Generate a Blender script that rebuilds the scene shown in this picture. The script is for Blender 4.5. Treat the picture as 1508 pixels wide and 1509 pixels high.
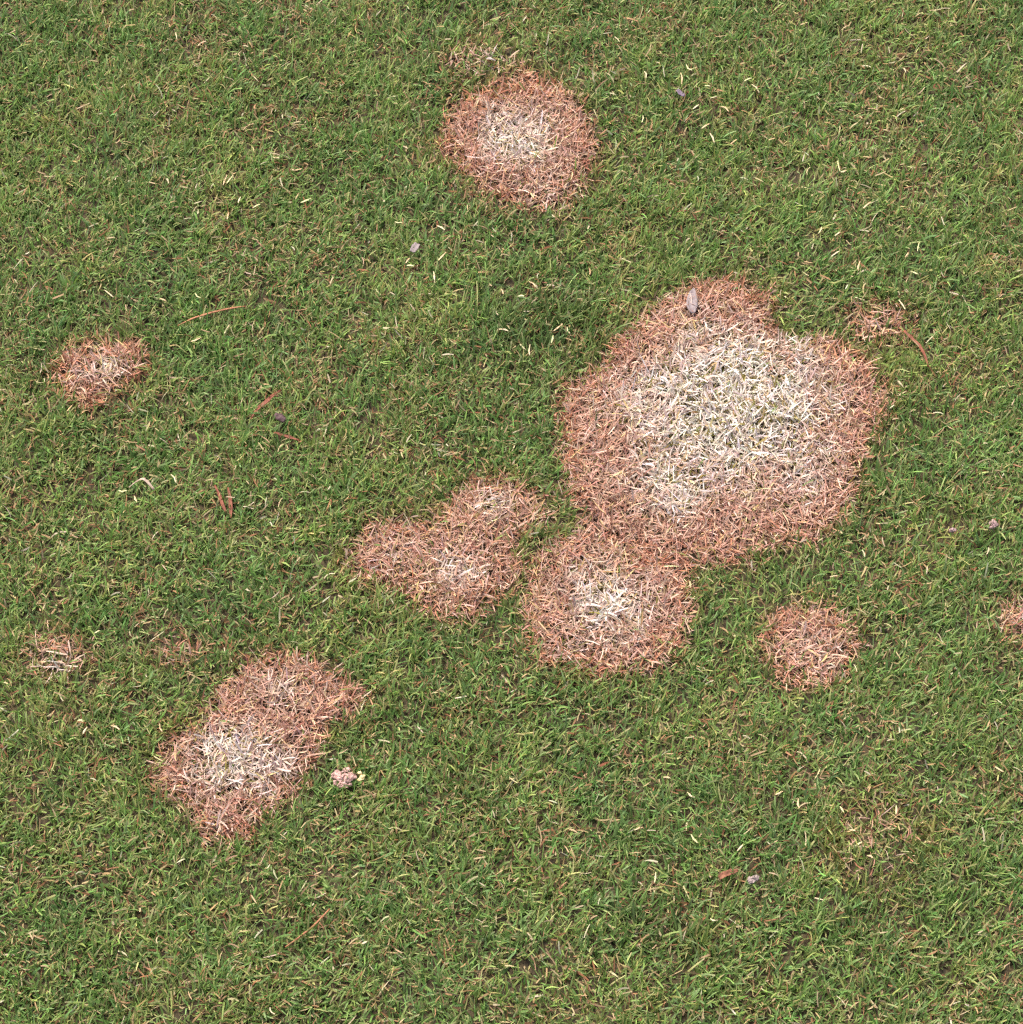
import bpy, math, random
import numpy as np

# ------------------------------------------------------------------ clear
for o in list(bpy.data.objects):
    bpy.data.objects.remove(o)
scene = bpy.context.scene
COL = scene.collection
rng = np.random.default_rng(11)
random.seed(11)

# ------------------------------------------------------------------ camera
TILT = math.radians(30.0)        # away from straight down
DIST = 1.5                       # metres to the middle of the view
HALF = 0.30                      # half the width seen at that distance
cam_d = bpy.data.cameras.new('camera')
cam = bpy.data.objects.new('camera', cam_d)
COL.objects.link(cam)
cam_d.sensor_fit = 'HORIZONTAL'
cam_d.angle = 2 * math.atan(HALF / DIST)
cam_d.clip_start = 0.01
cam_d.clip_end = 600
CAM = np.array([0.0, -DIST * math.sin(TILT), DIST * math.cos(TILT)])
cam.location = CAM
cam.rotation_euler = (TILT, 0, 0)
scene.camera = cam

# ------------------------------------------------------------------ sky, sun, exposure
SUN_EL, SUN_AZ = math.radians(58), math.radians(-35)     # azimuth clockwise from +Y
world = bpy.data.worlds.new('World')
scene.world = world
world.use_nodes = True
wn = world.node_tree
bgn = next(n for n in wn.nodes if n.type == 'BACKGROUND')
sky = wn.nodes.new('ShaderNodeTexSky')
sky.sky_type = 'NISHITA'
sky.sun_disc = False
sky.sun_elevation = SUN_EL
sky.sun_rotation = SUN_AZ
sky.air_density = 0.7
sky.dust_density = 9.0
sky.ozone_density = 1.0
wn.links.new(sky.outputs[0], bgn.inputs[0])
bgn.inputs[1].default_value = 0.15
sun_d = bpy.data.lights.new('sun', 'SUN')
sun_d.energy = 1.5
sun_d.angle = math.radians(14.0)
sun_d.color = (1.0, 0.95, 0.88)
sun = bpy.data.objects.new('sun', sun_d)
COL.objects.link(sun)
sun.location = (-2, 2, 4)
sun.rotation_euler = (math.pi / 2 - SUN_EL, 0, math.pi - SUN_AZ)
vs = scene.view_settings
vs.view_transform = 'Standard'
vs.look = 'None'
vs.gamma = 1.0
vs.use_curve_mapping = False
vs.exposure = 0.95
scene.cycles.max_bounces = 6
scene.cycles.use_denoising = False
scene.cycles.pixel_filter_type = 'BLACKMAN_HARRIS'
scene.cycles.filter_width = 1.35

# ------------------------------------------------------------------ pixel <-> ground (1508 px photograph)
S = 1508.0
RIGHT = np.array([1.0, 0, 0])
UP = np.array([0, math.cos(TILT), math.sin(TILT)])
FWD = np.array([0, math.sin(TILT), -math.cos(TILT)])
K = HALF / DIST

def px2g(px, py, z=0.0):
    """photograph pixel -> point on the plane at height z"""
    px = np.asarray(px, float); py = np.asarray(py, float)
    u = (px - S / 2) / (S / 2) * K
    v = -(py - S / 2) / (S / 2) * K
    d = FWD + u[..., None] * RIGHT + v[..., None] * UP
    t = (z - CAM[2]) / d[..., 2]
    return CAM + d * t[..., None]

def g2px(x, y, z=0.0):
    p = np.stack([x, y, np.zeros_like(x) + z], -1) - CAM
    f = p @ FWD
    return S / 2 + (p @ RIGHT) / f / K * S / 2, S / 2 - (p @ UP) / f / K * S / 2

MPP = 2 * HALF / S               # metres per pixel near the middle

# ------------------------------------------------------------------ noise and fields
def vnoise(x, y, cell, seed):
    r = np.random.default_rng(seed)
    T = r.random((128, 128))
    fx, fy = x / cell + 37.3, y / cell + 51.7
    ix, iy = np.floor(fx).astype(int), np.floor(fy).astype(int)
    tx, ty = fx - ix, fy - iy
    tx = tx * tx * (3 - 2 * tx); ty = ty * ty * (3 - 2 * ty)
    a, b = T[ix % 128, iy % 128], T[(ix + 1) % 128, iy % 128]
    c, d = T[ix % 128, (iy + 1) % 128], T[(ix + 1) % 128, (iy + 1) % 128]
    return (a * (1 - tx) + b * tx) * (1 - ty) + (c * (1 - tx) + d * tx) * ty

def fbm(x, y, cell, seed, octs=3):
    s = 0; w = 0
    for i in range(octs):
        s = s + vnoise(x, y, cell / 2 ** i, seed + i) * 0.6 ** i
        w += 0.6 ** i
    return s / w

def height(x, y):
    """gentle unevenness of the turf"""
    near = np.exp(-((x / 2.5) ** 2 + (y / 2.5) ** 2))
    return ((fbm(x, y, 0.11, 400) - 0.5) * 0.010 + (fbm(x, y, 0.025, 410, 2) - 0.5) * 0.003) * near

def sdist(px, py, poly):
    """signed distance to a polygon, positive inside"""
    P = np.array(poly, float); Q = np.roll(P, -1, 0)
    best = np.full(px.shape, 1e18); inside = np.zeros(px.shape, bool)
    for (x0, y0), (x1, y1) in zip(P, Q):
        ex, ey = x1 - x0, y1 - y0
        t = np.clip(((px - x0) * ex + (py - y0) * ey) / (ex * ex + ey * ey + 1e-9), 0, 1)
        best = np.minimum(best, (px - x0 - t * ex) ** 2 + (py - y0 - t * ey) ** 2)
        if y0 != y1:
            c = ((y0 > py) != (y1 > py)) & (px < (x1 - x0) * (py - y0) / (y1 - y0) + x0)
            inside ^= c
    d = np.sqrt(best)
    return np.where(inside, d, -d)

def ell(cx, cy, rx, ry, n=16):
    return [(cx + rx * math.cos(2 * math.pi * i / n), cy + ry * math.sin(2 * math.pi * i / n)) for i in range(n)]

# outline, share of the blades that are dead, bleached spots (cx, cy, rx, ry, strength), how orange the rim is
PATCHES = [
    dict(label='round salmon dead grass patch with small white centre, well apart from the other big patches',
         out=[(720,128),(775,112),(815,125),(845,150),(868,185),(872,235),(865,275),(835,298),(790,308),(745,303),(705,285),(680,250),(650,225),(655,185),(680,150)],
         full=1.0, spots=[(762,212,62,52,.66),(790,285,30,20,.35)], rust=[(712,150,52,34),(780,135,45,22),(690,225,40,30)], orange=.4, n=70),
    dict(label='largest dead grass patch with wide bleached white centre and pinkish tan rim',
         out=[(1022,418),(1072,418),(1118,430),(1140,446),(1136,470),(1138,494),(1168,507),(1200,500),(1248,510),(1282,540),(1298,565),(1302,606),(1280,647),(1262,687),(1259,733),(1230,782),(1158,806),(1105,822),(1020,830),(930,812),(880,800),(857,785),(854,755),(832,722),(829,651),(825,590),(850,566),(890,547),(900,516),(936,479),(979,450)],
         full=1.0, spots=[(1075,610,145,115,.92),(1000,715,80,60,.68),(1150,560,85,70,.55),(1035,505,55,50,.52),(960,590,60,60,.6),(880,620,40,80,.25),(1190,690,60,70,.5)], rust=[(848,640,28,95),(905,520,40,26),(1240,530,50,25),(1080,440,60,20)], orange=.35, n=170),
    dict(label='round tan dead grass patch with pale centre joined by a neck to the largest patch',
         out=[(857,785),(930,812),(1020,830),(1010,845),(1020,875),(1018,910),(1002,950),(965,985),(905,997),(850,990),(800,975),(783,945),(775,900),(783,850),(802,812)],
         full=1.0, spots=[(900,895,68,60,.66),(890,850,45,35,.5),(850,960,40,30,.3)], rust=[(850,985,60,22),(960,850,40,30)], orange=.35, n=80),
    dict(label='two lobed thin dead grass patch with ragged outline and no white centre',
         out=[(552,775),(595,771),(647,775),(657,757),(678,733),(719,707),(766,714),(795,742),(800,775),(768,787),(756,814),(774,842),(762,866),(733,885),(707,902),(671,919),(645,909),(609,900),(600,872),(564,864),(528,857),(506,835),(528,814),(537,790)],
         full=.94, spots=[(680,850,45,35,.5),(735,755,38,30,.5),(590,825,35,25,.3)], orange=.45, n=80),
    dict(label='oblong dead grass patch with whitish middle beside the crumbly earth lump',
         out=[(381,974),(439,974),(470,983),(496,1005),(536,1026),(532,1046),(500,1062),(479,1088),(460,1121),(434,1148),(429,1174),(398,1195),(365,1231),(329,1241),(300,1236),(288,1195),(248,1171),(231,1143),(248,1102),(295,1074),(319,1043),(340,1002),(355,986)],
         full=.97, spots=[(355,1125,85,55,.66),(412,1020,38,30,.35),(320,1200,30,25,.3),(300,1150,40,30,.4)], orange=.4, n=80),
    dict(label='small reddish dead grass patch closest to the long curving orange brown needle',
         out=[(113,515),(162,508),(206,516),(215,541),(206,562),(181,576),(151,594),(130,606),(109,594),(92,570),(77,550),(94,530)],
         full=.96, spots=[(148,552,36,26,.55)], orange=.75, n=30),
    dict(label='small round tan dead grass patch with a few green shoots through it',
         out=[(1130,912),(1167,896),(1211,898),(1246,918),(1262,945),(1263,965),(1248,991),(1219,1005),(1182,1012),(1153,999),(1131,977),(1121,950)],
         full=.95, spots=[(1196,958,46,36,.4)], orange=.5, n=30),
    dict(label='sparse brownish patch of thinning grass between the largest patch and the red leaf strip',
         out=ell(1292,480,46,30), full=.84, spots=[(1295,482,20,14,.2)], orange=.5, n=0),
    dict(label='faint straw coloured patch of thinning grass with bent pale blades',
         out=ell(84,972,50,36), full=.62, spots=[(95,985,24,16,.5)], orange=.3, n=0),
    dict(label='faint small rust coloured patch of thinning grass near the oblong dead patch',
         out=ell(262,965,38,24), full=.66, spots=[], orange=.65, n=0),
    dict(label='small tan dead grass patch with coarse straws near two grey soil crumbs',
         out=ell(1504,916,31,28), full=.93, spots=[(1506,918,16,14,.5)], orange=.4, n=0),
    dict(label='faint yellowish patch of thinning grass touching the round patch with small white centre',
         out=ell(706,92,54,26), full=.46, spots=[(710,92,30,14,.45)], orange=.2, n=0),
    dict(label='wide faint brownish patch of thinning grass with scattered dead blades',
         out=ell(1292,1245,74,64), full=.17, spots=[], orange=.4, n=0),
]

def fields(px, py):
    """which patch a point is in, dead share, depth inside the rim (px), bleaching, orange"""
    wob = (fbm(px, py, 26, 70) - .5) * 20 + (fbm(px, py, 8, 75, 2) - .5) * 14
    dead = np.zeros(px.shape); who = np.full(px.shape, -1); depth = np.full(px.shape, -999.0)
    bleach = np.zeros(px.shape); orange = np.zeros(px.shape)
    for i, p in enumerate(PATCHES):
        d = sdist(px, py, p['out']) + wob + (5.0 if p['full'] > .86 else 0.0)
        soft = 11.0 if p['full'] > .92 else 16.0
        a = np.clip(.5 + d / (2 * soft), 0, 1) * p['full']
        m = a > dead
        dead = np.where(m, a, dead); who = np.where(m, i, who)
        depth = np.maximum(depth, d)
        b = np.zeros(px.shape)
        for cx, cy, rx, ry, s in p['spots']:
            b = np.maximum(b, s * np.exp(-(((px - cx) / rx) ** 2 + ((py - cy) / ry) ** 2) ** 1.3 * .9))
        b = np.clip(b + (fbm(px, py, 22, 90) - .5) * .8 * np.clip(b * 3, 0, 1), 0, 1)
        og = np.full(px.shape, p['orange'])
        for cx, cy, rx, ry in p.get('rust', []):
            og = og + .45 * np.exp(-((px - cx) / rx) ** 2 - ((py - cy) / ry) ** 2)
        bleach = np.where(m, b, bleach); orange = np.where(m, og, orange)
    return who, dead, depth, bleach, orange

# ------------------------------------------------------------------ materials
def new_mat(name):
    m = bpy.data.materials.new(name)
    m.use_nodes = True
    return m, m.node_tree.nodes, m.node_tree.links, next(n for n in m.node_tree.nodes if n.type == 'BSDF_PRINCIPLED')

def blade_mat(name, rough, spec, trans):
    m, N, L, b = new_mat(name)
    a = N.new('ShaderNodeAttribute'); a.attribute_name = 'tint'
    L.new(a.outputs['Color'], b.inputs['Base Color'])
    b.inputs['Roughness'].default_value = rough
    b.inputs['Specular IOR Level'].default_value = spec
    t = N.new('ShaderNodeBsdfTranslucent'); L.new(a.outputs['Color'], t.inputs['Color'])
    mx = N.new('ShaderNodeMixShader'); mx.inputs[0].default_value = trans
    out = next(n for n in N if n.type == 'OUTPUT_MATERIAL')
    L.new(b.outputs[0], mx.inputs[1]); L.new(t.outputs[0], mx.inputs[2]); L.new(mx.outputs[0], out.inputs[0])
    return m

M_GREEN = blade_mat('live grass', .55, .30, .40)
M_DEAD = blade_mat('dead grass', .72, .20, .22)

def mottled(name, c0, c1, scale, rough=.8, bump=.5, c2=None, coord='Object'):
    m, N, L, b = new_mat(name)
    tc = N.new('ShaderNodeTexCoord')
    n = N.new('ShaderNodeTexNoise'); n.inputs['Scale'].default_value = scale
    n.inputs['Detail'].default_value = 6; n.inputs['Roughness'].default_value = .65
    L.new(tc.outputs[coord], n.inputs['Vector'])
    r = N.new('ShaderNodeValToRGB')
    r.color_ramp.elements[0].position = .33; r.color_ramp.elements[1].position = .68
    r.color_ramp.elements[0].color = (*c0, 1); r.color_ramp.elements[1].color = (*c1, 1)
    if c2 is not None:
        e = r.color_ramp.elements.new(.52); e.color = (*c2, 1)
    L.new(n.outputs[0], r.inputs[0]); L.new(r.outputs[0], b.inputs['Base Color'])
    b.inputs['Roughness'].default_value = rough
    b.inputs['Specular IOR Level'].default_value = .25
    bp = N.new('ShaderNodeBump'); bp.inputs['Strength'].default_value = bump; bp.inputs['Distance'].default_value = .0006
    L.new(n.outputs[0], bp.inputs['Height']); L.new(bp.outputs[0], b.inputs['Normal'])
    return m

M_SOIL = mottled('soil and thatch', (.022,.016,.009), (.10,.075,.035), 420, .9, .8, c2=(.05,.045,.018))

# ------------------------------------------------------------------ helpers
def tag(o, label=None, cat=None, group=None, kind=None):
    if label: o['label'] = label
    if cat: o['category'] = cat
    if group: o['group'] = group
    if kind: o['kind'] = kind
    return o

def link(name, me, mat, parent=None):
    if mat and not me.materials:
        me.materials.append(mat)
    o = bpy.data.objects.new(name, me)
    COL.objects.link(o)
    if parent:
        o.parent = parent
    return o

def srgb(r, g, b):
    c = np.array([r, g, b], float) / 255
    return np.where(c < .04045, c / 12.92, ((c + .055) / 1.055) ** 2.4)

def blade_mesh(name, x, y, z, L, W, az, tilt, bend, roll, sway, tip, c0, c1, blunt):
    """ribbons of four cross rows each: root, two joints, tip"""
    n = len(x)
    ts = [0, .34, .68, 1.0]
    prof = [.80, 1.0, .82, None]
    pos = np.stack([x, y, z], -1)
    V = np.empty((n, 8, 3), np.float32); C = np.ones((n, 8, 4), np.float32)
    prev = 0
    for k, t in enumerate(ts):
        ang = tilt + bend * t * t
        a = az + sway * t
        d = np.stack([np.sin(ang) * np.cos(a), np.sin(ang) * np.sin(a), np.cos(ang)], -1)
        if k:
            pos = pos + d * (L * (t - prev))[:, None]
        prev = t
        side = np.stack([-np.sin(a), np.cos(a), np.zeros(n)], -1)
        nor = np.cross(side, d)
        w = side * np.cos(roll)[:, None] + nor * np.sin(roll)[:, None]
        hw = (W * .5 * (blunt if k == 3 else prof[k]))[:, None]
        V[:, 2 * k] = pos - w * hw
        V[:, 2 * k + 1] = pos + w * hw
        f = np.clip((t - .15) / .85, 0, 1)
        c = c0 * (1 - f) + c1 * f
        if k == 3:
            c = c * (1 - tip[:, None]) + np.array([.42, .34, .20]) * tip[:, None]
        C[:, 2 * k, :3] = c; C[:, 2 * k + 1, :3] = c
    base = (np.arange(n) * 8)[:, None, None]
    F = base + np.array([[0,1,3,2],[2,3,5,4],[4,5,7,6]])[None]
    me = bpy.data.meshes.new(name)
    me.vertices.add(n * 8)
    me.vertices.foreach_set('co', V.ravel())
    me.loops.add(n * 12)
    me.loops.foreach_set('vertex_index', F.astype(np.int32).ravel())
    me.polygons.add(n * 3)
    me.polygons.foreach_set('loop_start', (np.arange(n * 3) * 4).astype(np.int32))
    at = me.attributes.new('tint', 'FLOAT_COLOR', 'POINT')
    at.data.foreach_set('color', C.ravel())
    me.update(calc_edges=True)
    return me

# ------------------------------------------------------------------ ground
def ground_mesh():
    near = np.linspace(-1.2, 1.2, 161)
    far = np.array([1.5, 2.2, 4, 8, 16, 40, 100, 250.0])
    ax = np.concatenate([-far[::-1], near, far])
    X, Y = np.meshgrid(ax, ax, indexing='ij')
    Z = height(X, Y)
    n = len(ax)
    v = np.stack([X, Y, Z], -1).reshape(-1, 3)
    i = np.arange(n - 1)
    a = (i[:, None] * n + i[None, :]).ravel()
    f = np.stack([a, a + n, a + n + 1, a + 1], -1)
    me = bpy.data.meshes.new('ground')
    me.from_pydata(v.tolist(), [], f.tolist())
    me.polygons.foreach_set('use_smooth', np.ones(len(f), bool))
    return me

m, N, L_, b = new_mat('turf ground')
tc = N.new('ShaderNodeTexCoord')
n1 = N.new('ShaderNodeTexNoise'); n1.inputs['Scale'].default_value = 380; n1.inputs['Detail'].default_value = 5
L_.new(tc.outputs['Object'], n1.inputs['Vector'])
r1 = N.new('ShaderNodeValToRGB')
r1.color_ramp.elements[0].position = .35; r1.color_ramp.elements[1].position = .7
r1.color_ramp.elements[0].color = (.020, .015, .008, 1); r1.color_ramp.elements[1].color = (.085, .062, .028, 1)
L_.new(n1.outputs[0], r1.inputs[0])
# beyond the modelled blades the sheet itself is grass coloured
ln = N.new('ShaderNodeVectorMath'); ln.operation = 'LENGTH'; L_.new(tc.outputs['Object'], ln.inputs[0])
mr = N.new('ShaderNodeMapRange'); mr.inputs[1].default_value = 1.6; mr.inputs[2].default_value = 2.2
L_.new(ln.outputs['Value'], mr.inputs[0])
n2 = N.new('ShaderNodeTexNoise'); n2.inputs['Scale'].default_value = 6; n2.inputs['Detail'].default_value = 8
L_.new(tc.outputs['Object'], n2.inputs['Vector'])
r2 = N.new('ShaderNodeValToRGB')
r2.color_ramp.elements[0].color = (.05, .065, .022, 1); r2.color_ramp.elements[1].color = (.10, .12, .045, 1)
L_.new(n2.outputs[0], r2.inputs[0])
mix = N.new('ShaderNodeMix'); mix.data_type = 'RGBA'
L_.new(mr.outputs[0], mix.inputs[0]); L_.new(r1.outputs[0], mix.inputs[6]); L_.new(r2.outputs[0], mix.inputs[7])
L_.new(mix.outputs[2], b.inputs['Base Color'])
b.inputs['Roughness'].default_value = .95
bp = N.new('ShaderNodeBump'); bp.inputs['Strength'].default_value = .8; bp.inputs['Distance'].default_value = .001
L_.new(n1.outputs[0], bp.inputs['Height']); L_.new(bp.outputs[0], b.inputs['Normal'])
ground = link('ground', ground_mesh(), m)
tag(ground, kind='structure')

# ------------------------------------------------------------------ live grass
LV = 1.42                                         # overall depth of the live greens
GREENS = np.array([srgb(114,138,74), srgb(101,133,68), srgb(130,146,84), srgb(94,125,66), srgb(144,147,96), srgb(107,132,82)])
BROWNS = np.array([srgb(186,144,106), srgb(200,170,124), srgb(164,116,84), srgb(208,186,142), srgb(166,142,108)])

def pick(pal, n, idx=None):
    i = rng.integers(0, len(pal), n) if idx is None else idx
    return pal[i] * rng.normal(1, .14, (n, 1)).clip(.6, 1.5) * rng.normal(1, .05, (n, 3))

def live_blades(name, x, y, px, py, dead, depth, fan, shade):
    n = len(x)
    ton = fbm(px, py, 130, 200) * .6 + fbm(px, py, 40, 210, 2) * .4      # olive <-> fresh green drifts
    blue = fbm(px, py, 60, 230, 2)                                       # bluish, coarser tufts
    vig = fbm(px, py, 75, 260, 2)                                        # vigour: tall or thin
    tuft = np.exp(-(((px - 800) / 85) ** 2 + ((py - 480) / 55) ** 2)) + .9 * np.exp(-(((px - 985) / 60) ** 2 + ((py - 1370) / 40) ** 2))
    c = pick(GREENS, n) * LV
    c = c * (1 + (ton - .5)[:, None] * np.array([.8, .35, .3])) * shade
    bl = rng.random(n) < np.clip((blue - .45) * 1.5, 0, .35) + .45 * np.clip(tuft * 1.4 - .2, 0, 1)
    c = np.where(bl[:, None], pick(np.array([srgb(92,120,66), srgb(104,130,82), srgb(86,116,58)]), n) * LV, c)
    c = c * (1 - .32 * np.clip(tuft, 0, 1))[:, None]
    # yellowing next to the dead patches
    edge = np.clip(1 - np.abs(depth) / 24, 0, 1) * (rng.random(n) < .6)
    c = c * (1 - .55 * edge[:, None]) + pick(np.array([srgb(160,140,74), srgb(150,122,72)]), n) * .75 * .55 * edge[:, None]
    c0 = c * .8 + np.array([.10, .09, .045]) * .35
    L = rng.normal(.0092, .0026, n).clip(.004, .018) * (.78 + .5 * vig + .35 * tuft)
    W = rng.normal(.00088, .00022, n).clip(.00045, .0017) * (1 + .35 * bl)
    # mown one way: slow drifts of lean with a wide scatter
    lean = (fbm(px, py, 170, 300) - .5) * 4.0 + 1.0
    az = np.where(rng.random(n) < .35, lean + rng.normal(0, .7, n), fan + rng.normal(0, .9, n))
    tilt = np.abs(rng.normal(.64, .36, n)).clip(.05, 1.40)
    bend = rng.normal(.35, .45, n).clip(-.5, 1.3)
    roll = rng.normal(0, .7, n); sway = rng.normal(0, .35, n)
    tip = np.where(rng.random(n) < .34, rng.uniform(.3, 1.0, n), 0)      # brown mown tips
    blunt = np.where(rng.random(n) < .45, rng.uniform(.35, .75, n), .06)
    z = height(x, y) - .0008
    return blade_mesh(name, x, y, z, L, W, az, tilt, bend, roll, sway, tip, c0, c, blunt)

def thatch_blades(name, x, y, px, py, idx_bias=None):
    n = len(x)
    c = pick(BROWNS, n) * .62
    pale = rng.random(n) < .10
    c = np.where(pale[:, None], pick(np.array([srgb(216,200,158), srgb(208,186,146), srgb(224,214,182)]), n) * .66, c)
    L = rng.normal(.0056, .0020, n).clip(.002, .011)
    W = rng.normal(.00076, .0002, n).clip(.0004, .0014)
    az = rng.random(n) * 2 * math.pi
    tilt = rng.normal(1.10, .32, n).clip(.3, 1.62)
    lift = np.where(pale, rng.uniform(.0020, .0065, n), rng.uniform(.0004, .0048, n))
    z = height(x, y) + lift
    return blade_mesh(name, x, y, z, L, W, az, tilt, rng.normal(.2, .35, n), rng.normal(0, .7, n), rng.normal(0, .5, n),
                      np.zeros(n), c * .9, c, np.where(rng.random(n) < .5, .6, .1))

X0, X1, Y0, Y1 = -.42, .42, -.42, .49
NG = 330000
def tufts(n, x0, x1, y0, y1, per=16):
    """roots gathered in tufts whose blades fan outward; each tuft has a shade of its own"""
    m_ = max(1, n // per)
    tx_, ty_ = rng.uniform(x0, x1, m_), rng.uniform(y0, y1, m_)
    th_ = rng.normal(1, .13, (m_, 1)).clip(.65, 1.4) * rng.normal(1, .05, (m_, 3))
    k = rng.integers(0, m_, n)
    r_ = np.abs(rng.normal(0, .0042, n)); a_ = rng.uniform(0, 2 * math.pi, n)
    lone = rng.random(n) < .45
    ux, uy = rng.uniform(x0, x1, n), rng.uniform(y0, y1, n)
    return np.where(lone, ux, tx_[k] + r_ * np.cos(a_)), np.where(lone, uy, ty_[k] + r_ * np.sin(a_)), a_, th_[k]
x, y, fan, shade = tufts(NG, X0, X1, Y0, Y1)
px, py = g2px(x, y)
who, dead, depth, bleach, orange = fields(px, py)
thin = .72 + .28 * np.clip(fbm(px, py, 28, 330, 2) * 2.2 - .3, 0, 1)
keep = (rng.random(NG) < (1 - np.clip(dead * 1.02, 0, 1) * .985) * thin)
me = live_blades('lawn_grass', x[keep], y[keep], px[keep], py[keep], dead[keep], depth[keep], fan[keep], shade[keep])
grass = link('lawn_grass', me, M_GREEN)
tag(grass, 'short mown green grass of the lawn round the dead patches', 'grass', kind='stuff')

NT = 95000
x = rng.uniform(X0, X1, NT); y = rng.uniform(Y0, Y1, NT)
px, py = g2px(x, y)
who, dead, depth, bleach, orange = fields(px, py)
litter = fbm(px, py, 55, 350)
keep = rng.random(NT) < np.where(dead > .6, 0, np.clip(.25 + (litter - .35) * 2.2, .2, 1))
me = thatch_blades('grass_thatch', x[keep], y[keep], px[keep], py[keep])
thatch = link('grass_thatch', me, M_DEAD)
tag(thatch, 'brown and straw coloured dead blades lying low among the green grass', 'thatch', kind='stuff')

# ------------------------------------------------------------------ the lawn beyond: one square of blades set out on a grid
TILE = .14
NTILE = 7000
tx, ty, tfan, tshade = tufts(NTILE, -TILE / 2, TILE / 2, -TILE / 2, TILE / 2)
far = np.full(NTILE, -999.0)
tpx, tpy = tx / MPP, ty / MPP
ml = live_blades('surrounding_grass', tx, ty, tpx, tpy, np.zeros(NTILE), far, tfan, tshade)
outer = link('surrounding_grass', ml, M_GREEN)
tag(outer, 'short green lawn grass stretching on all round the patches', 'grass', kind='stuff')
ng = bpy.data.node_groups.new('spread', 'GeometryNodeTree')
ng.interface.new_socket('Geometry', in_out='INPUT', socket_type='NodeSocketGeometry')
ng.interface.new_socket('Geometry', in_out='OUTPUT', socket_type='NodeSocketGeometry')
gi = ng.nodes.new('NodeGroupInput'); go = ng.nodes.new('NodeGroupOutput')
NX = 31
grid = ng.nodes.new('GeometryNodeMeshGrid')
grid.inputs['Size X'].default_value = TILE * (NX - 1); grid.inputs['Size Y'].default_value = TILE * (NX - 1)
grid.inputs['Vertices X'].default_value = NX; grid.inputs['Vertices Y'].default_value = NX
pos = ng.nodes.new('GeometryNodeInputPosition')
sep = ng.nodes.new('ShaderNodeSeparateXYZ'); ng.links.new(pos.outputs[0], sep.inputs[0])
def mnode(op, a, b_=None):
    q = ng.nodes.new('ShaderNodeMath'); q.operation = op
    for i, v in enumerate((a, b_)):
        if v is None: continue
        if isinstance(v, (int, float)): q.inputs[i].default_value = v
        else: ng.links.new(v, q.inputs[i])
    return q.outputs[0]
inx = mnode('LESS_THAN', mnode('ABSOLUTE', sep.outputs[0]), .42)
iny = mnode('LESS_THAN', mnode('ABSOLUTE', mnode('SUBTRACT', sep.outputs[1], .035)), .455)
ins = mnode('MULTIPLY', inx, iny)
dele = ng.nodes.new('GeometryNodeDeleteGeometry'); dele.domain = 'POINT'
ng.links.new(grid.outputs['Mesh'], dele.inputs['Geometry']); ng.links.new(ins, dele.inputs['Selection'])
iop = ng.nodes.new('GeometryNodeInstanceOnPoints')
ng.links.new(dele.outputs[0], iop.inputs['Points']); ng.links.new(gi.outputs[0], iop.inputs['Instance'])
rv = ng.nodes.new('FunctionNodeRandomValue'); rv.data_type = 'INT'
rv.inputs[4].default_value = 0; rv.inputs[5].default_value = 3
cx = ng.nodes.new('ShaderNodeCombineXYZ')
ng.links.new(mnode('MULTIPLY', rv.outputs[2], math.pi / 2), cx.inputs[2])
ng.links.new(cx.outputs[0], iop.inputs['Rotation'])
ng.links.new(iop.outputs[0], go.inputs[0])
md = outer.modifiers.new('spread', 'NODES'); md.node_group = ng

# ------------------------------------------------------------------ dead patches
RIM = np.array([srgb(226,184,161), srgb(214,168,145), srgb(234,200,179), srgb(205,153,130), srgb(222,190,170)])
RUST = np.array([srgb(208,152,120), srgb(196,138,108), srgb(214,164,132), srgb(182,128,102)])
PALE = np.array([srgb(246,240,231), srgb(241,231,214), srgb(247,243,237), srgb(237,221,203), srgb(241,229,222)])
OLIVE = np.array([srgb(176,166,84), srgb(160,156,90), srgb(196,182,110)])

def dead_colours(n, bleach, orange, depth):
    rim = pick(RIM, n) * .72
    near = np.clip(1.1 - depth / 34, 0, 1) * orange * 1.2 + np.clip(orange - .8, 0, 1) * 2
    rim = np.where((rng.random(n) < near)[:, None], pick(RUST, n) * .80, rim)
    pale = pick(PALE, n) * rng.uniform(.70, .92, (n, 1))
    f = np.clip((bleach - .24) * 2.0 + rng.normal(0, .22, n), 0, 1)[:, None]
    c = rim * (1 - f) + pale * f
    mid = (rng.random(n) < .07)
    c = np.where(mid[:, None], pick(np.array([srgb(226,198,150), srgb(222,190,140), srgb(232,214,168)]), n) * .82, c)
    ol = (rng.random(n) < .02 + .12 * bleach + .10 * (bleach > .8))
    return np.where(ol[:, None], pick(OLIVE, n) * .55, c).clip(0, .86), ol

def dead_mesh(name, x, y, bleach, orange, depth, top=False):
    n = len(x)
    c, ol = dead_colours(n, bleach, orange, depth)
    L = rng.normal(.0084, .0024, n).clip(.0035, .016) * np.clip(.68 + depth / 60, .68, 1) * (1 + .16 * bleach)
    W = rng.normal(.00068, .00018, n).clip(.00036, .0012) * (1 + .42 * bleach)
    az = rng.random(n) * 2 * math.pi
    tilt = rng.normal(1.02, .34, n).clip(.2, 1.55)
    tilt = np.where(ol, tilt * .6, tilt)
    bend = rng.normal(.22, .38, n).clip(-.8, 1.1)
    layer = rng.random(n) ** 1.3 * .0042 * np.clip(.35 + depth / 40, .35, 1)
    layer = np.where(ol, 0, layer)
    z = height(x, y) + .0004 + layer
    return blade_mesh(name, x, y, z, L, W, az, tilt, bend, rng.normal(0, .55, n), rng.normal(0, .45, n), np.zeros(n),
                      c * .92, c, np.where(rng.random(n) < .4, .5, .08))

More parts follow.
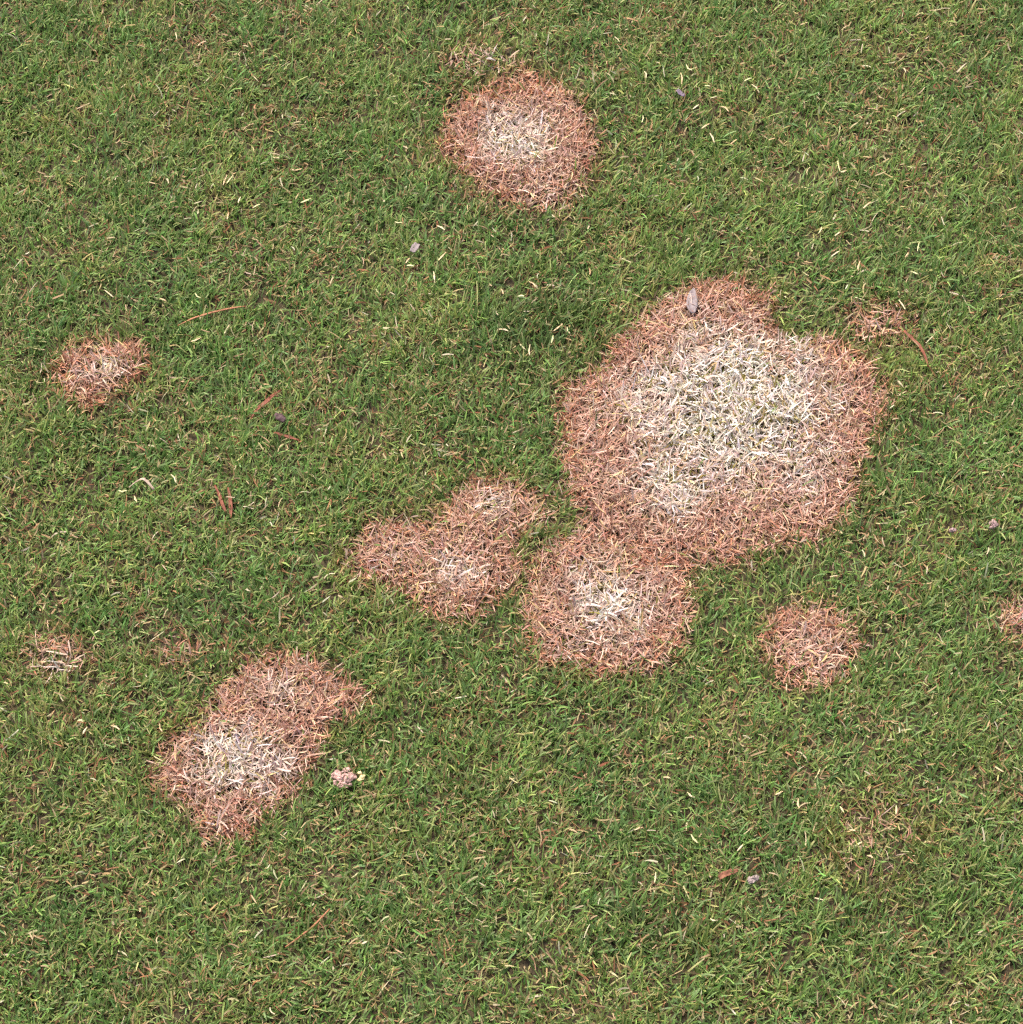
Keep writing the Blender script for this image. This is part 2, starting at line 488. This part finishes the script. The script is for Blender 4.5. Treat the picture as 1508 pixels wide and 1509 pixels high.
ND = 660000
x = rng.uniform(X0, X1, ND); y = rng.uniform(Y0, Y1, ND)
px, py = g2px(x, y)
who, dead, depth, bleach, orange = fields(px, py)
dens = np.where(dead > .7, .66, .42)
hit = rng.random(ND) < dead * dens
straw_meshes = []
for k in range(14):                                   # shared shapes for the straws that lie on top of a patch
    f = k / 13
    n1_ = np.ones(1)
    col = (RIM[k % 5] * .70) * (1 - f) + (PALE[k % 5] * .86) * f
    me = blade_mesh('dead_straw', n1_ * 0, n1_ * 0, n1_ * 0, n1_ * rng.uniform(.0075, .0110), n1_ * rng.uniform(.0006, .0009),
                    n1_ * 0, n1_ * rng.uniform(1.25, 1.5), n1_ * rng.uniform(-.1, .35), n1_ * rng.normal(0, .4), n1_ * rng.normal(0, .35),
                    n1_ * 0, col[None] * .95, col[None], n1_ * .3)
    me.materials.append(M_DEAD)
    straw_meshes.append(me)
for i, p in enumerate(PATCHES):
    s = hit & (who == i)
    if not s.any():
        continue
    cxp, cyp = np.mean(np.array(p['out']), 0)
    c = px2g(cxp, cyp)
    root = bpy.data.objects.new('dead_grass_patch', None)
    root.empty_display_size = .02
    COL.objects.link(root)
    root.location = (c[0], c[1], 0)
    tag(root, p['label'], 'dead grass', 'patches of dead grass in the lawn')
    xs, ys, bs = x[s], y[s], bleach[s]
    white = bs > .45
    groups = [('rim_blades', ~white), ('bleached_blades', white)] if white.sum() > 150 else [('dead_blades', np.ones(len(xs), bool))]
    for nm, q in groups:
        me = dead_mesh(nm, xs[q] - c[0], ys[q] - c[1], bs[q], orange[s][q], depth[s][q])
        # heights were taken in local coordinates: put each blade back on the turf
        co = np.empty(len(me.vertices) * 3, np.float32); me.vertices.foreach_get('co', co); co = co.reshape(-1, 3)
        dz = height(xs[q], ys[q]) - height(xs[q] - c[0], ys[q] - c[1])
        co[:, 2] += np.repeat(dz, 8); me.vertices.foreach_set('co', co.ravel().astype(np.float32)); me.update()
        tag(link(nm, me, M_DEAD, root), kind='stuff')
    inner = np.where(depth[s] > 6)[0]
    if p['n'] and len(inner):
        for j in rng.choice(inner, min(p['n'], len(inner)), replace=False):
            f = np.clip((bs[j] - .38) * 1.7 + rng.normal(0, .15), 0, .999)
            o = link('straw', straw_meshes[int(f * 14)], None, root)
            o.location = (xs[j] - c[0], ys[j] - c[1], float(height(xs[j:j+1], ys[j:j+1])[0]) + rng.uniform(.004, .0065))
            o.rotation_euler = (0, 0, rng.uniform(0, 2 * math.pi))
            o.scale = (rng.uniform(.8, 1.2),) * 3

# ------------------------------------------------------------------ litter lying on the turf
def strip_mesh(name, pts, widths, z=.0075, curl=.25, thick=.0003, cols=5, rough=.0002, arch=0.0, zs=None):
    """a leaf or stem: rows along traced pixels, each row a curved cross section, closed with a thickness"""
    pts = np.array(pts, float)
    t = np.linspace(0, 1, len(pts)); tt = np.linspace(0, 1, max(7, len(pts) * 3))
    cx_, cy_ = np.interp(tt, t, pts[:, 0]), np.interp(tt, t, pts[:, 1])
    w = np.interp(tt, np.linspace(0, 1, len(widths)), widths) * MPP * .5
    zc = z + arch * np.sin(np.pi * tt) + (np.interp(tt, np.linspace(0, 1, len(zs)), zs) if zs else 0)
    P = px2g(cx_, cy_, z)
    P[:, 2] = zc
    gx, gy = P[:, 0].mean(), P[:, 1].mean()
    P[:, 2] += height(P[:, 0], P[:, 1])
    T = np.gradient(P[:, :2], axis=0); T /= np.linalg.norm(T, axis=1)[:, None] + 1e-9
    Nn = np.stack([-T[:, 1], T[:, 0]], -1)
    rows = []
    for i in range(len(tt)):
        for j in range(cols):
            s = -1 + 2 * j / (cols - 1)
            q = P[i].copy(); q[:2] += Nn[i] * s * w[i]
            q[2] += curl * w[i] * s * s + rng.normal(0, rough)
            rows.append(q)
    top = np.array(rows); bot = top.copy(); bot[:, 2] -= thick
    n = len(tt); V = np.concatenate([top, bot]); off = len(top)
    V[:, 0] -= gx; V[:, 1] -= gy
    F = []
    for i in range(n - 1):
        for j in range(cols - 1):
            a = i * cols + j
            F.append((a, a + 1, a + cols + 1, a + cols)); F.append((off + a, off + a + cols, off + a + cols + 1, off + a + 1))
    for i in range(n - 1):
        a = i * cols; F.append((a, a + cols, off + a + cols, off + a))
        a = i * cols + cols - 1; F.append((a, off + a, off + a + cols, a + cols))
    for j in range(cols - 1):
        F.append((j, off + j, off + j + 1, j + 1))
        a = (n - 1) * cols + j; F.append((a, a + 1, off + a + 1, off + a))
    me = bpy.data.meshes.new(name)
    me.from_pydata(V.tolist(), [], F)
    me.polygons.foreach_set('use_smooth', np.ones(len(F), bool))
    return me, (gx, gy, 0)

def litter_item(name, label, cat, mat, pts, widths, group=None, **kw):
    me, loc = strip_mesh(name, pts, widths, **kw)
    o = link(name, me, mat); o.location = loc
    return tag(o, label, cat, group)

M_GREYLEAF = mottled('weathered grey leaf', srgb(112,102,104), srgb(142,132,132), 300, .75, .5)
M_REDLEAF = mottled('rusty leaf', srgb(96,54,40), srgb(136,84,64), 420, .6, .5, c2=srgb(116,66,48))
M_NEEDLE = mottled('rust needle', srgb(132,84,56), srgb(160,110,78), 200, .5, .3)
M_STRAW = mottled('cream straw', srgb(184,168,130), srgb(210,198,166), 240, .5, .2)
M_TWIG = mottled('pale twig', srgb(150,130,112), srgb(184,166,150), 240, .55, .3)
M_DARKLEAF = mottled('dark purplish leaf', srgb(62,48,50), srgb(90,70,72), 300, .7, .5)
M_BROWNLEAF = mottled('brown leaf', srgb(100,62,46), srgb(140,98,76), 260, .7, .5)

litter_item('withered_leaf', 'pointed grey withered leaf lying on the edge of the largest dead patch', 'leaf', M_GREYLEAF,
            [(1023,424),(1021,432),(1020,442),(1020,452),(1022,460)], [2,11,17,17,7], z=.0072, curl=.35, rough=.00015)
litter_item('leaf_fragment', 'small pale grey leaf fragment standing out on plain green grass', 'leaf', M_GREYLEAF,
            [(616,359),(612,365),(608,372)], [8,12,9], z=.0078, curl=.3)
litter_item('split_leaf', 'reddish brown leaf split lengthwise in two, half sunk in green grass', 'leaf', M_REDLEAF,
            [(337,722),(340,738),(341,752),(341,766)], [2.5,5,6,2.5], z=.0052, curl=.5)
leaf_half, lloc = strip_mesh('leaf_half', [(317,718),(324,732),(329,748),(334,758)], [2,4.5,5,3], z=.0050, curl=.5)
par = [q for q in COL.objects if q.name == 'split_leaf'][0]
lh = link('leaf_half', leaf_half, M_REDLEAF, par)
lh.location = (lloc[0] - par.location.x, lloc[1] - par.location.y, 0)
litter_item('pine_needle', 'long thin orange brown needle curving across green grass', 'needle', M_NEEDLE,
            [(262,478),(285,467),(312,459),(340,453),(362,450)], [1.5,2.4,2.6,2.4,1.2], z=.0074, curl=.5, thick=.0006, cols=3, rough=.00008)
litter_item('pine_needle', 'straight thin reddish needle slanting over green grass away from any dead patch', 'needle', M_NEEDLE,
            [(420,1394),(440,1380),(462,1363),(486,1339)], [1.2,2.2,2.4,1.6], z=.0074, curl=.5, thick=.0006, cols=3, rough=.00008)
litter_item('leaf_strip', 'narrow red brown leaf strip beside the sparse brownish patch', 'leaf', M_REDLEAF,
            [(1332,486),(1344,498),(1356,511),(1362,522),(1368,542)], [4,5,5,4,2], z=.0068, curl=.5)
litter_item('leaf_sliver', 'orange brown leaf sliver slanting beside the dark purplish leaf', 'leaf', M_REDLEAF,
            [(414,575),(402,584),(394,592),(380,604),(370,618)], [2,5,6,5,2], z=.0060, curl=.5)
litter_item('leaf_sliver', 'rust leaf sliver lying crosswise just past the dark purplish leaf', 'leaf', M_REDLEAF,
            [(404,640),(416,644),(430,649),(442,653)], [2,4,4.5,2], z=.0060, curl=.5)
litter_item('dark_leaf', 'small dark purplish leaf crumpled between two rusty slivers', 'leaf', M_DARKLEAF,
            [(405,613),(413,616),(421,622)], [9,13,7], z=.0085, curl=-.4, rough=.0006)
litter_item('bent_stem', 'pale pinkish bent stem arching over green grass', 'stem', M_TWIG,
            [(190,717),(202,712),(212,710),(219,714),(227,722)], [1.5,2,3.4,4.2,3.5], z=.0080, curl=.4, arch=.004, cols=4)
litter_item('brown_leaf', 'curled brown leaf next to the grey clay crumb in long grass', 'leaf', M_BROWNLEAF,
            [(1060,1292),(1068,1287),(1078,1284),(1088,1281)], [6,9,8,4], z=.008, curl=.5, rough=.0005)
litter_item('purple_flake', 'tiny bluish purple flake lying in plain green grass', 'flake', mottled('purple flake', srgb(90,80,98), srgb(116,102,114), 300, .7, .4),
            [(998,132),(1003,137),(1009,141)], [5,8,5], z=.0095, curl=.3)

CLIPS = [(161,433),(240,441),(292,435),(334,484),(289,499),(181,721),(256,707),(200,734),(1016,99),(951,111),(1004,116),(1043,127),
 (1026,156),(1068,158),(947,172),(1050,200),(1082,205),(1103,115),(1114,128),(1040,183),(1237,241),(1244,249),(1278,301),(1209,337),
 (1235,343),(1337,373),(1348,401),(1232,372),(1267,390),(1354,362),(1330,449),(332,266),(339,265),(353,294),(336,317),(378,302),
 (407,229),(437,245),(451,293),(1019,1170),(1148,1170),(1024,1234),(1091,1249),(942,1219),(966,1291),(1053,1353),(740,430),(768,437),
 (730,460),(785,420),(814,499),(781,516),(823,482),(838,486),(742,489),(601,385),(605,393),(650,335),(652,378),(588,326),(640,410),
 (171,1075),(119,1065),(126,1078),(238,1075),(1264,1246),(1256,1225),(1177,1186),(1240,1196),(1207,1325),(1282,1264),(1320,1195),(538,1390)]
M_STRAWS = [M_STRAW, mottled('tan straw', srgb(180,150,112), srgb(206,184,148), 240, .5, .2), mottled('greenish straw', srgb(176,176,124), srgb(204,200,156), 240, .5, .2)]
ANCHORS = [((312,459), 'the long curving needle'), ((611,366), 'the small pale grey leaf fragment'), ((330,742), 'the split reddish leaf'),
           ((205,714), 'the pale bent stem'), ((1003,136), 'the tiny bluish purple flake'), ((1350,505), 'the red leaf strip'),
           ((800,480), 'the coarse dark green tuft'), ((1100,1290), 'the curled brown leaf'),
           ((1292,1245), 'the wide faint brownish patch'), ((84,972), 'the faint straw coloured patch'), ((486,1350), 'the straight reddish needle')]
def clip_label(a, b_):
    d, nm = min((math.hypot(a - q[0], b_ - q[1]), nm) for q, nm in ANCHORS)
    return 'short pale straw clipping on green grass near ' + nm if d < 125 else 'short pale straw clipping on open green grass away from leaves and patches'
for k, (a, b_) in enumerate(CLIPS):
    th = rng.uniform(0, math.pi); ln_ = rng.uniform(4, 9)
    bx = rng.uniform(-2, 2)
    dx, dy = math.cos(th) * ln_, math.sin(th) * ln_
    litter_item('straw_clipping', clip_label(a, b_), 'clipping', M_STRAWS[k % 3],
                [(a - dx, b_ - dy), (a + bx, b_ - bx), (a + dx, b_ + dy)], [1.0, rng.uniform(1.9, 3.0), 1.2],
                group='straw clippings on the green grass', z=rng.uniform(.0070, .0100), curl=.5, cols=3, rough=.0001)

# earth crumbs
def crumb_mesh(name, spots, seed):
    """a heap of irregular crumbs: (dx, dy, dz, radius) in millimetres"""
    import bmesh
    r = np.random.default_rng(seed)
    bm = bmesh.new()
    for dx, dy, dz, rad in spots:
        g = bmesh.ops.create_icosphere(bm, subdivisions=2, radius=1.0)
        ph = r.uniform(0, 6, 9); sq = r.uniform(.75, 1.25, 3)
        for v in g['verts']:
            q = v.co
            k = 1 + .22 * math.sin(3.1 * q.x + ph[0]) * math.sin(2.7 * q.y + ph[1]) + .16 * math.sin(5 * q.z + ph[2] + 2 * q.x) + .12 * r.normal() * .6
            v.co = (dx * 1e-3 + q.x * k * rad * 1e-3 * sq[0], dy * 1e-3 + q.y * k * rad * 1e-3 * sq[1], dz * 1e-3 + q.z * k * rad * 1e-3 * sq[2])
    me = bpy.data.meshes.new(name); bm.to_mesh(me); bm.free()
    return me

def heap(n, rx, ry, h, r0, r1, seed):
    r = np.random.default_rng(seed); out = []
    for i in range(n):
        a = r.uniform(0, 6.283); q = r.uniform(0, 1) ** .6
        out.append((rx * q * math.cos(a), ry * q * math.sin(a), h * (1 - q * q) * r.uniform(.6, 1.1), r.uniform(r0, r1)))
    return out

def soil_item(name, label, cat, mat, at, spots, z, seed):
    me = crumb_mesh(name, spots, seed)
    o = link(name, me, mat)
    g = px2g(at[0], at[1], z)
    o.location = (g[0], g[1], z + float(height(g[0:1], g[1:2])[0]))
    return tag(o, label, cat)

M_CAST = mottled('pinkish dry earth', srgb(140,108,100), srgb(208,180,172), 700, .9, .9, c2=srgb(180,148,140))
M_CLAY = mottled('grey clay', srgb(126,112,110), srgb(168,152,148), 500, .85, .7)
M_CLAYPINK = mottled('grey pink clay', srgb(120,100,102), srgb(176,148,146), 500, .85, .7)
M_YCRUMB = mottled('yellowish crumb', srgb(190,168,112), srgb(230,214,166), 600, .85, .7)
lump = soil_item('earth_lump', 'crumbly pinkish lump of dry earth sitting on the green grass', 'earth lump', M_CAST, (507,1146),
          heap(95, 6.4, 5.4, 2.0, .4, 1.5, 5), .0052, 5)
cr = link('crumb', crumb_mesh('crumb', heap(7, 1.8, 2.2, 1.2, .6, 1.1, 9), 9), M_YCRUMB, lump)
cr.location = (.0092, .0012, 0)
cr['label'] = 'yellowish crumbs at the side of the lump'
soil_item('soil_crumb', 'larger grey pink soil crumb of the two lying near each other in grass', 'soil crumb', M_CLAYPINK, (1464,773), heap(9, 2.0, 2.4, 1.4, 1.0, 1.6, 21), .0075, 21)
soil_item('soil_crumb', 'smaller pink soil crumb of the two lying near each other in grass', 'soil crumb', M_CLAYPINK, (1405,782), heap(6, 1.3, 1.5, 1.0, .8, 1.2, 22), .0075, 22)
soil_item('soil_crumb', 'grey clay crumb next to the curled brown leaf in long grass', 'soil crumb', M_CLAY, (1110,1294), heap(9, 2.2, 2.2, 1.6, 1.1, 1.8, 23), .0075, 23)
